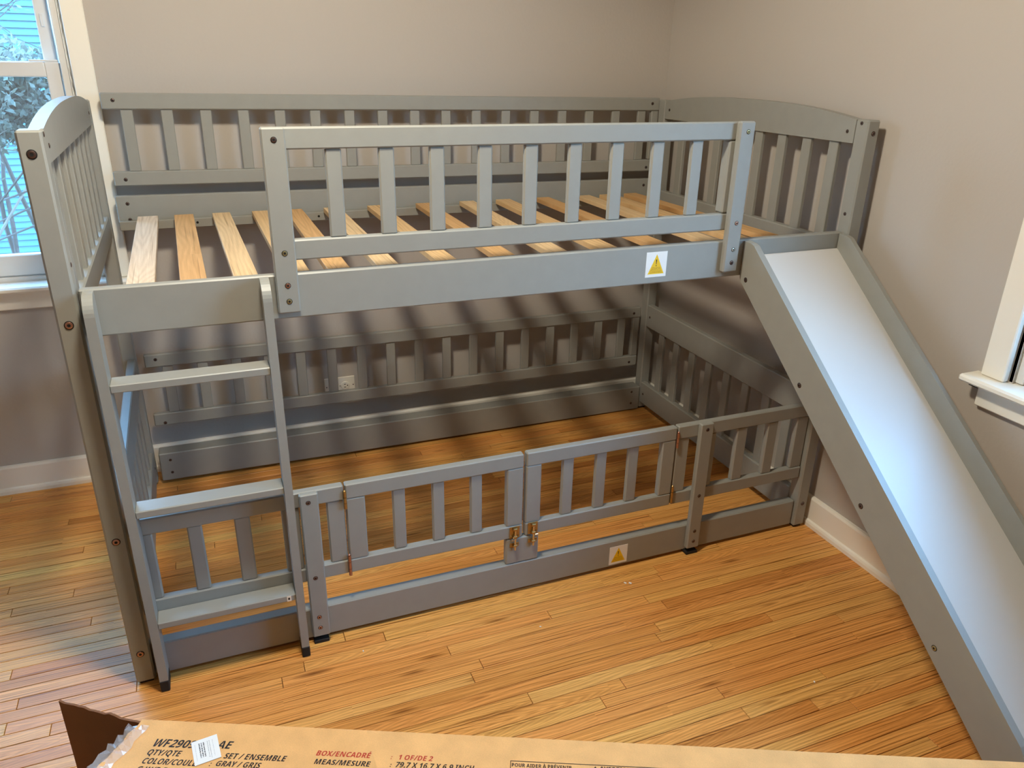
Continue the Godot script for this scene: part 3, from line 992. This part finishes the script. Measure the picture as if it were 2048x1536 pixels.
func build_box() -> void:
	var t := thing("cardboard_box", "long brown cardboard carton with printed lettering and one torn open end in the foreground", "box", Vector3(0.056, 0.0, 1.447))
	t.rotation.y = -deg_to_rad(24.16)
	var L := 1.86
	var W := 0.43
	var H := 0.2
	var th := 0.005
	# far side and near side panels, bottom, right end
	bar(t, "side_panel", M.card, Vector3(0.0, 0.0005, 0.0), Vector3(L, H - th - 0.0003, th), 0.001)
	bar(t, "side_panel", M.card, Vector3(0.0, 0.0005, W - th), Vector3(L, H - th - 0.0003, W), 0.001)
	bar(t, "bottom_panel", M.card, Vector3(0.0, 0.0005, th + 0.0003), Vector3(L, 0.006, W - th - 0.0003), 0.001)
	bar(t, "end_panel", M.card, Vector3(L - th, 0.0065, th + 0.0003), Vector3(L, H - th - 0.0003, W - th - 0.0003), 0.001)
	# top panel with a ragged torn end
	var r := RandomNumberGenerator.new()
	r.seed = 9
	var edge := PackedVector2Array()
	for k in 25:
		var v := W * k / 24.0
		edge.append(Vector2(v, -0.002 - 0.235 * v + (r.randf_range(-0.003, 0.003) if k > 0 and k < 24 else 0.0)))
	var poly := PackedVector2Array()
	for p in edge:
		poly.append(p)
	poly.append(Vector2(W, L))
	poly.append(Vector2(0.0, L))
	var st := begin()
	# outline is (z, x); build it by hand as a slab between H - th and H
	var tri_i := Geometry2D.triangulate_polygon(poly)
	for k in range(0, tri_i.size(), 3):
		for y: float in [H - th, H]:
			var q: Array[Vector3] = []
			for j in 3:
				q.append(Vector3(poly[tri_i[k + j]].y, y, poly[tri_i[k + j]].x))
			tri(st, q[0], q[1], q[2], Vector3.UP if y == H else Vector3.DOWN)
	var mid := Vector3(L * 0.5, H, W * 0.5)
	for k in poly.size():
		var a := Vector3(poly[k].y, H, poly[k].x)
		var b := Vector3(poly[(k + 1) % poly.size()].y, H, poly[(k + 1) % poly.size()].x)
		quad(st, a, b, b - Vector3(0, th, 0), a - Vector3(0, th, 0), ((a + b) * 0.5 - mid) * Vector3(1, 0, 1))
	put(t, "top_panel", st.commit(), M.card)
	# end flap of the far side, swung outwards: ragged top edge
	st = begin()
	var pts := PackedVector2Array()
	var fl := 0.192
	pts.append(Vector2(0.0, 0.0))
	pts.append(Vector2(fl, 0.0))
	for k in 17:
		var u := fl * (1.0 - k / 16.0)
		pts.append(Vector2(u, H - 0.001 + (r.randf_range(-0.004, 0.002) if k > 0 and k < 16 else 0.0)))
	add_prism(st, pts, 0.0, 0.0045)
	var fo := put(t, "end_flap", st.commit(), M.kraft, Vector3(-0.001, 0.0005, 0.0045))
	fo.set_meta("label", "torn end flap standing open, its inside in shade")
	# prism axes: outline runs along z; turn it to run from the corner outwards
	fo.rotation.y = atan2(-0.188, -0.044)
	# the flaps of the bottom and of the near side lie and stand open beyond the end
	bar(t, "end_flap", M.kraft, Vector3(-0.195, 0.0005, 0.012), Vector3(-0.002, 0.0045, W - 0.012), 0.001)
	var nf := bar(t, "end_flap", M.kraft, Vector3(-0.0975, 0.0050, -0.00225), Vector3(0.0975, H - 0.002, 0.00225), 0.001)
	nf.position = Vector3(-0.098, H * 0.5, W - 0.012)
	nf.rotation.y = 0.10
	# clear tape, crumpled along the torn end and lying over the corner
	st = begin()
	var prev: Array = []
	for k in 31:
		var v2 := 0.015 + 0.30 * k / 30.0
		var x0 := -0.002 - 0.235 * v2
		var row := []
		for j in 5:
			var s := j / 4.0
			row.append(Vector3(x0 - 0.016 * (1.0 - s) + 0.026 * s + r.randf_range(-0.003, 0.003), H + 0.0015 + (r.randf_range(0.0, 0.010) if j < 4 else 0.0) - 0.010 * (1.0 - s) * r.randf(), v2 + r.randf_range(-0.003, 0.003)))
		if k > 0:
			for j in 4:
				tri(st, prev[j], prev[j + 1], row[j + 1], Vector3.UP)
				tri(st, prev[j], row[j + 1], row[j], Vector3.UP)
		prev = row
	var tape := put(t, "torn_tape", st.commit(), M.film)
	tape.set_meta("label", "clear packing tape torn and crumpled along the open end")
	# printing
	lettering(t, "WF2909", 0.045, 0.1235, 0.0610, 0.0172, M.ink)
	lettering(t, "AE", 0.1660, 0.1915, 0.0580, 0.0165, M.ink)
	lettering(t, "QTY/QTE", 0.0445, 0.1055, 0.0810, 0.0122, M.ink)
	lettering(t, "SET / ENSEMBLE", 0.1885, 0.3020, 0.0795, 0.0118, M.ink)
	lettering(t, "COLOR/COULE", 0.0445, 0.1440, 0.0990, 0.0122, M.ink)
	lettering(t, ":", 0.1690, 0.1710, 0.0975, 0.0090, M.ink)
	lettering(t, "GRAY / GRIS", 0.1800, 0.2610, 0.0965, 0.0112, M.ink)
	lettering(t, "G.W/P.B", 0.0420, 0.0960, 0.1175, 0.0120, M.ink)
	lettering(t, "BOX/ENCADRÉ", 0.3560, 0.4560, 0.0630, 0.0108, M.red_ink, 0.16)
	lettering(t, ":", 0.4950, 0.4968, 0.0630, 0.0080, M.red_ink, 0.16)
	lettering(t, "1 OF/DE 2", 0.5085, 0.5720, 0.0630, 0.0104, M.red_ink, 0.16)
	lettering(t, "MEAS/MESURE", 0.3575, 0.4590, 0.0815, 0.0108, M.ink, 0.16)
	lettering(t, ":", 0.4965, 0.4983, 0.0800, 0.0085, M.ink, 0.16)
	lettering(t, "79.7 X 16.7 X 6.9 INCH", 0.5060, 0.6490, 0.0800, 0.0112, M.ink, 0.16)
	lettering(t, "POUR AIDER À PRÉVENIR", 0.7190, 0.8290, 0.0660, 0.0075, M.ink, 0.0)
	lettering(t, "AVERTISSEMENT", 0.8800, 0.9750, 0.0640, 0.0075, M.ink, 0.0)
	# ruled frame of the printed panel and its little warning triangle
	st = begin()
	for q: Array in [[0.716, 0.0530, 1.060, 0.0543], [0.716, 0.0530, 0.7172, 0.230], [1.0588, 0.0530, 1.060, 0.230], [0.716, 0.2290, 1.060, 0.2300]]:
		quad(st, Vector3(q[0], 0, q[1]), Vector3(q[2], 0, q[1]), Vector3(q[2], 0, q[3]), Vector3(q[0], 0, q[3]), Vector3.UP)
	tri(st, Vector3(0.8720, 0, 0.0563), Vector3(0.8670, 0, 0.0655), Vector3(0.8770, 0, 0.0655), Vector3.UP)
	put(t, "printed_frame", st.commit(), M.ink, Vector3(0, 0.2004, 0))
	# stock label stuck over the lettering
	var lab := sticker(t, "stock_label", M.stock, Vector3(0.1505, 0.2012, 0.0635), 0.046, 0.058)
	lab.rotation = Vector3(-PI / 2, 0, 0)
	lab.rotate_y(deg_to_rad(30.0))
	lab.set_meta("label", "small white stock label stuck askew over the lettering")

# ---------------------------------------------------------------- packing crumbs
func build_crumbs() -> void:
	var spots := [[1.290, 1.178, 0.0055, "white foam crumb on the floor below the lower warning sticker, left of a touching pair"], [1.303, 1.184, 0.0060, "white foam crumb on the floor below the lower warning sticker, right of a touching pair"], [0.5260, 1.1880, 0.0035, "tiny white foam crumb on the floor just right of the left fence post foot"], [0.985, 1.262, 0.0035, "tiny white foam crumb on the floor in front of the latch block"], [1.535, 1.680, 0.0040, "tiny white foam crumb on the floor near the foot of the slide"]]
	for s: Array in spots:
		var st := begin()
		var r: float = s[2]
		add_box(st, Vector3(0, r * 0.32, 0), Vector3(r * 1.5, r * 0.64, r * 0.8), r * 0.25)
		var o := put(self, "foam_crumb", st.commit(), M.foam, Vector3(s[0], 0.0003, s[1]))
		o.rotation.y = s[0] * 9.0
		tag(o, s[3], "foam crumb", "", "foam crumbs on the floor")

# ---------------------------------------------------------------- outside
func build_outside() -> void:
	var house := thing("neighbor_house", "pale blue clapboard house wall seen outside through the left window", "house", Vector3(-2.6, -2.6, -9.0))
	bar(house, "wall", M.siding, Vector3(-3.4, 0.0, -0.30), Vector3(3.4, 6.6, -0.02), 0.0)
	var n := 0
	var y := 0.9
	while y < 5.6:
		# each board leans out at its lower edge
		var st := begin()
		add_prism(st, PackedVector2Array([Vector2(-0.02, y), Vector2(0.017, y), Vector2(-0.008, y + 0.082), Vector2(-0.02, y + 0.082)]), -3.4, 3.4)
		put(house, "clapboard", st.commit(), M.siding)
		y += 0.08
		n += 1
	var g := begin()
	add_box(g, Vector3(-2.0, -2.85, -8.0), Vector3(24, 0.4, 15.0), 0.0)
	tag(put(self, "ground_outside", g.commit(), M.soil), "grassy ground outside below the window", "ground", "structure")
	# thin cables from the neighbor's wall to this one
	for c: Array in [
		[Vector3(-3.202, -1.597, -8.950), Vector3(0.114, 1.412, -0.166), "steepest of the thin dark cables crossing the pane of the left window"],
		[Vector3(-2.348, -0.464, -8.950), Vector3(0.059, 1.073, -0.166), "thin dark cable just under the steepest one outside the left window"],
		[Vector3(-2.408, -0.742, -8.950), Vector3(0.054, 1.041, -0.166), "middle thin dark cable sloping across the house wall outside the left window"],
		[Vector3(-2.456, -0.967, -8.950), Vector3(0.042, 0.968, -0.166), "lowest thin dark cable sloping across the house wall outside the left window"]]:
		var cs := begin()
		var a: Vector3 = c[0]
		var b: Vector3 = c[1]
		add_tube(cs, [a, a.lerp(b, 0.33), a.lerp(b, 0.66), b], [0.011, 0.009, 0.006, 0.004], 6)
		tag(put(self, "utility_cable", cs.commit(), M.bark), c[2], "cable", "", "cables outside the left window")
	tree("bare_tree", "thin twiggy tree with small pale leaves outside the upper left window pane", Vector3(-1.45, -2.65, -6.5), 5.3, 31, 0.8, M.bark, 0.62)
	tree("tangled_shrub", "dense tangle of pale twigs outside the lower left window pane", Vector3(-2.85, -2.65, -3.2), 3.98, 57, 0.34, M.twig, 0.885)

func tree(called: String, label: String, at: Vector3, h: float, sd: int, spread: float, mat: Material, low: float) -> void:
	var t := thing(called, label, "tree" if called.ends_with("tree") else "shrub", at)
	var r := RandomNumberGenerator.new()
	r.seed = sd
	var twigs := begin()
	var leaves := begin()
	var shrub := called.ends_with("shrub")
	var stems := 9 if shrub else 4
	for s in stems:
		var st := begin()
		var pts := []
		var rad := []
		var dir := Vector3(r.randf_range(-1, 1) * 0.14 + (0.52 if shrub else 0.0), 1, r.randf_range(-1, 1) * 0.2)
		var p := Vector3(r.randf_range(-0.3, 0.3), 0, r.randf_range(-0.3, 0.3)) * (1.8 if shrub else 0.7)
		for k in 12:
			pts.append(p)
			rad.append(0.035 * (1.0 - k / 13.0) * (0.7 if shrub else 1.0))
			p += dir / dir.y * h / 11.0
			dir += Vector3(r.randf_range(-1, 1), 0, r.randf_range(-1, 1)) * (0.09 if shrub else 0.20)
		add_tube(st, pts, rad, 7)
		put(t, "stem", st.commit(), mat)
		for k in (95 if shrub else 52):
			var f := r.randf_range(low, 1.0)
			var i := int(f * 10.9)
			var q: Vector3 = pts[i].lerp(pts[i + 1], f * 10.9 - i)
			var d := Vector3(r.randf_range(-1, 1), r.randf_range(-0.35, 0.8), r.randf_range(-1, 1)).normalized()
			var tp := [q]
			var tr := [0.006]
			for j in 5:
				q += d * spread * 0.17
				d = (d + Vector3(r.randf_range(-1, 1), r.randf_range(-1, 1), r.randf_range(-1, 1)) * 0.35).normalized()
				tp.append(q)
				tr.append(0.005 * (1.0 - j / 5.5))
				for l in (5 if shrub else 1):
					var ld := Vector3(r.randf_range(-1, 1), r.randf_range(-1, 1), r.randf_range(-1, 1)).normalized()
					var lw := ld.cross(Vector3(r.randf_range(-1, 1), r.randf_range(-1, 1), r.randf_range(-1, 1))).normalized() * 0.014
					var lp := q + ld * 0.02
					var le := lp + ld * r.randf_range(0.035, 0.07)
					var lm := (lp + le) * 0.5
					tri(leaves, lp, lm + lw, le, Vector3.UP)
					tri(leaves, lp, lm - lw, le, Vector3.UP)
			add_tube(twigs, tp, tr, 4)
	var tw := put(t, "twigs", twigs.commit(), mat)
	tw.set_meta("kind", "stuff")
	var lv := put(t, "leaves", leaves.commit(), M.leaf)
	lv.set_meta("kind", "stuff")
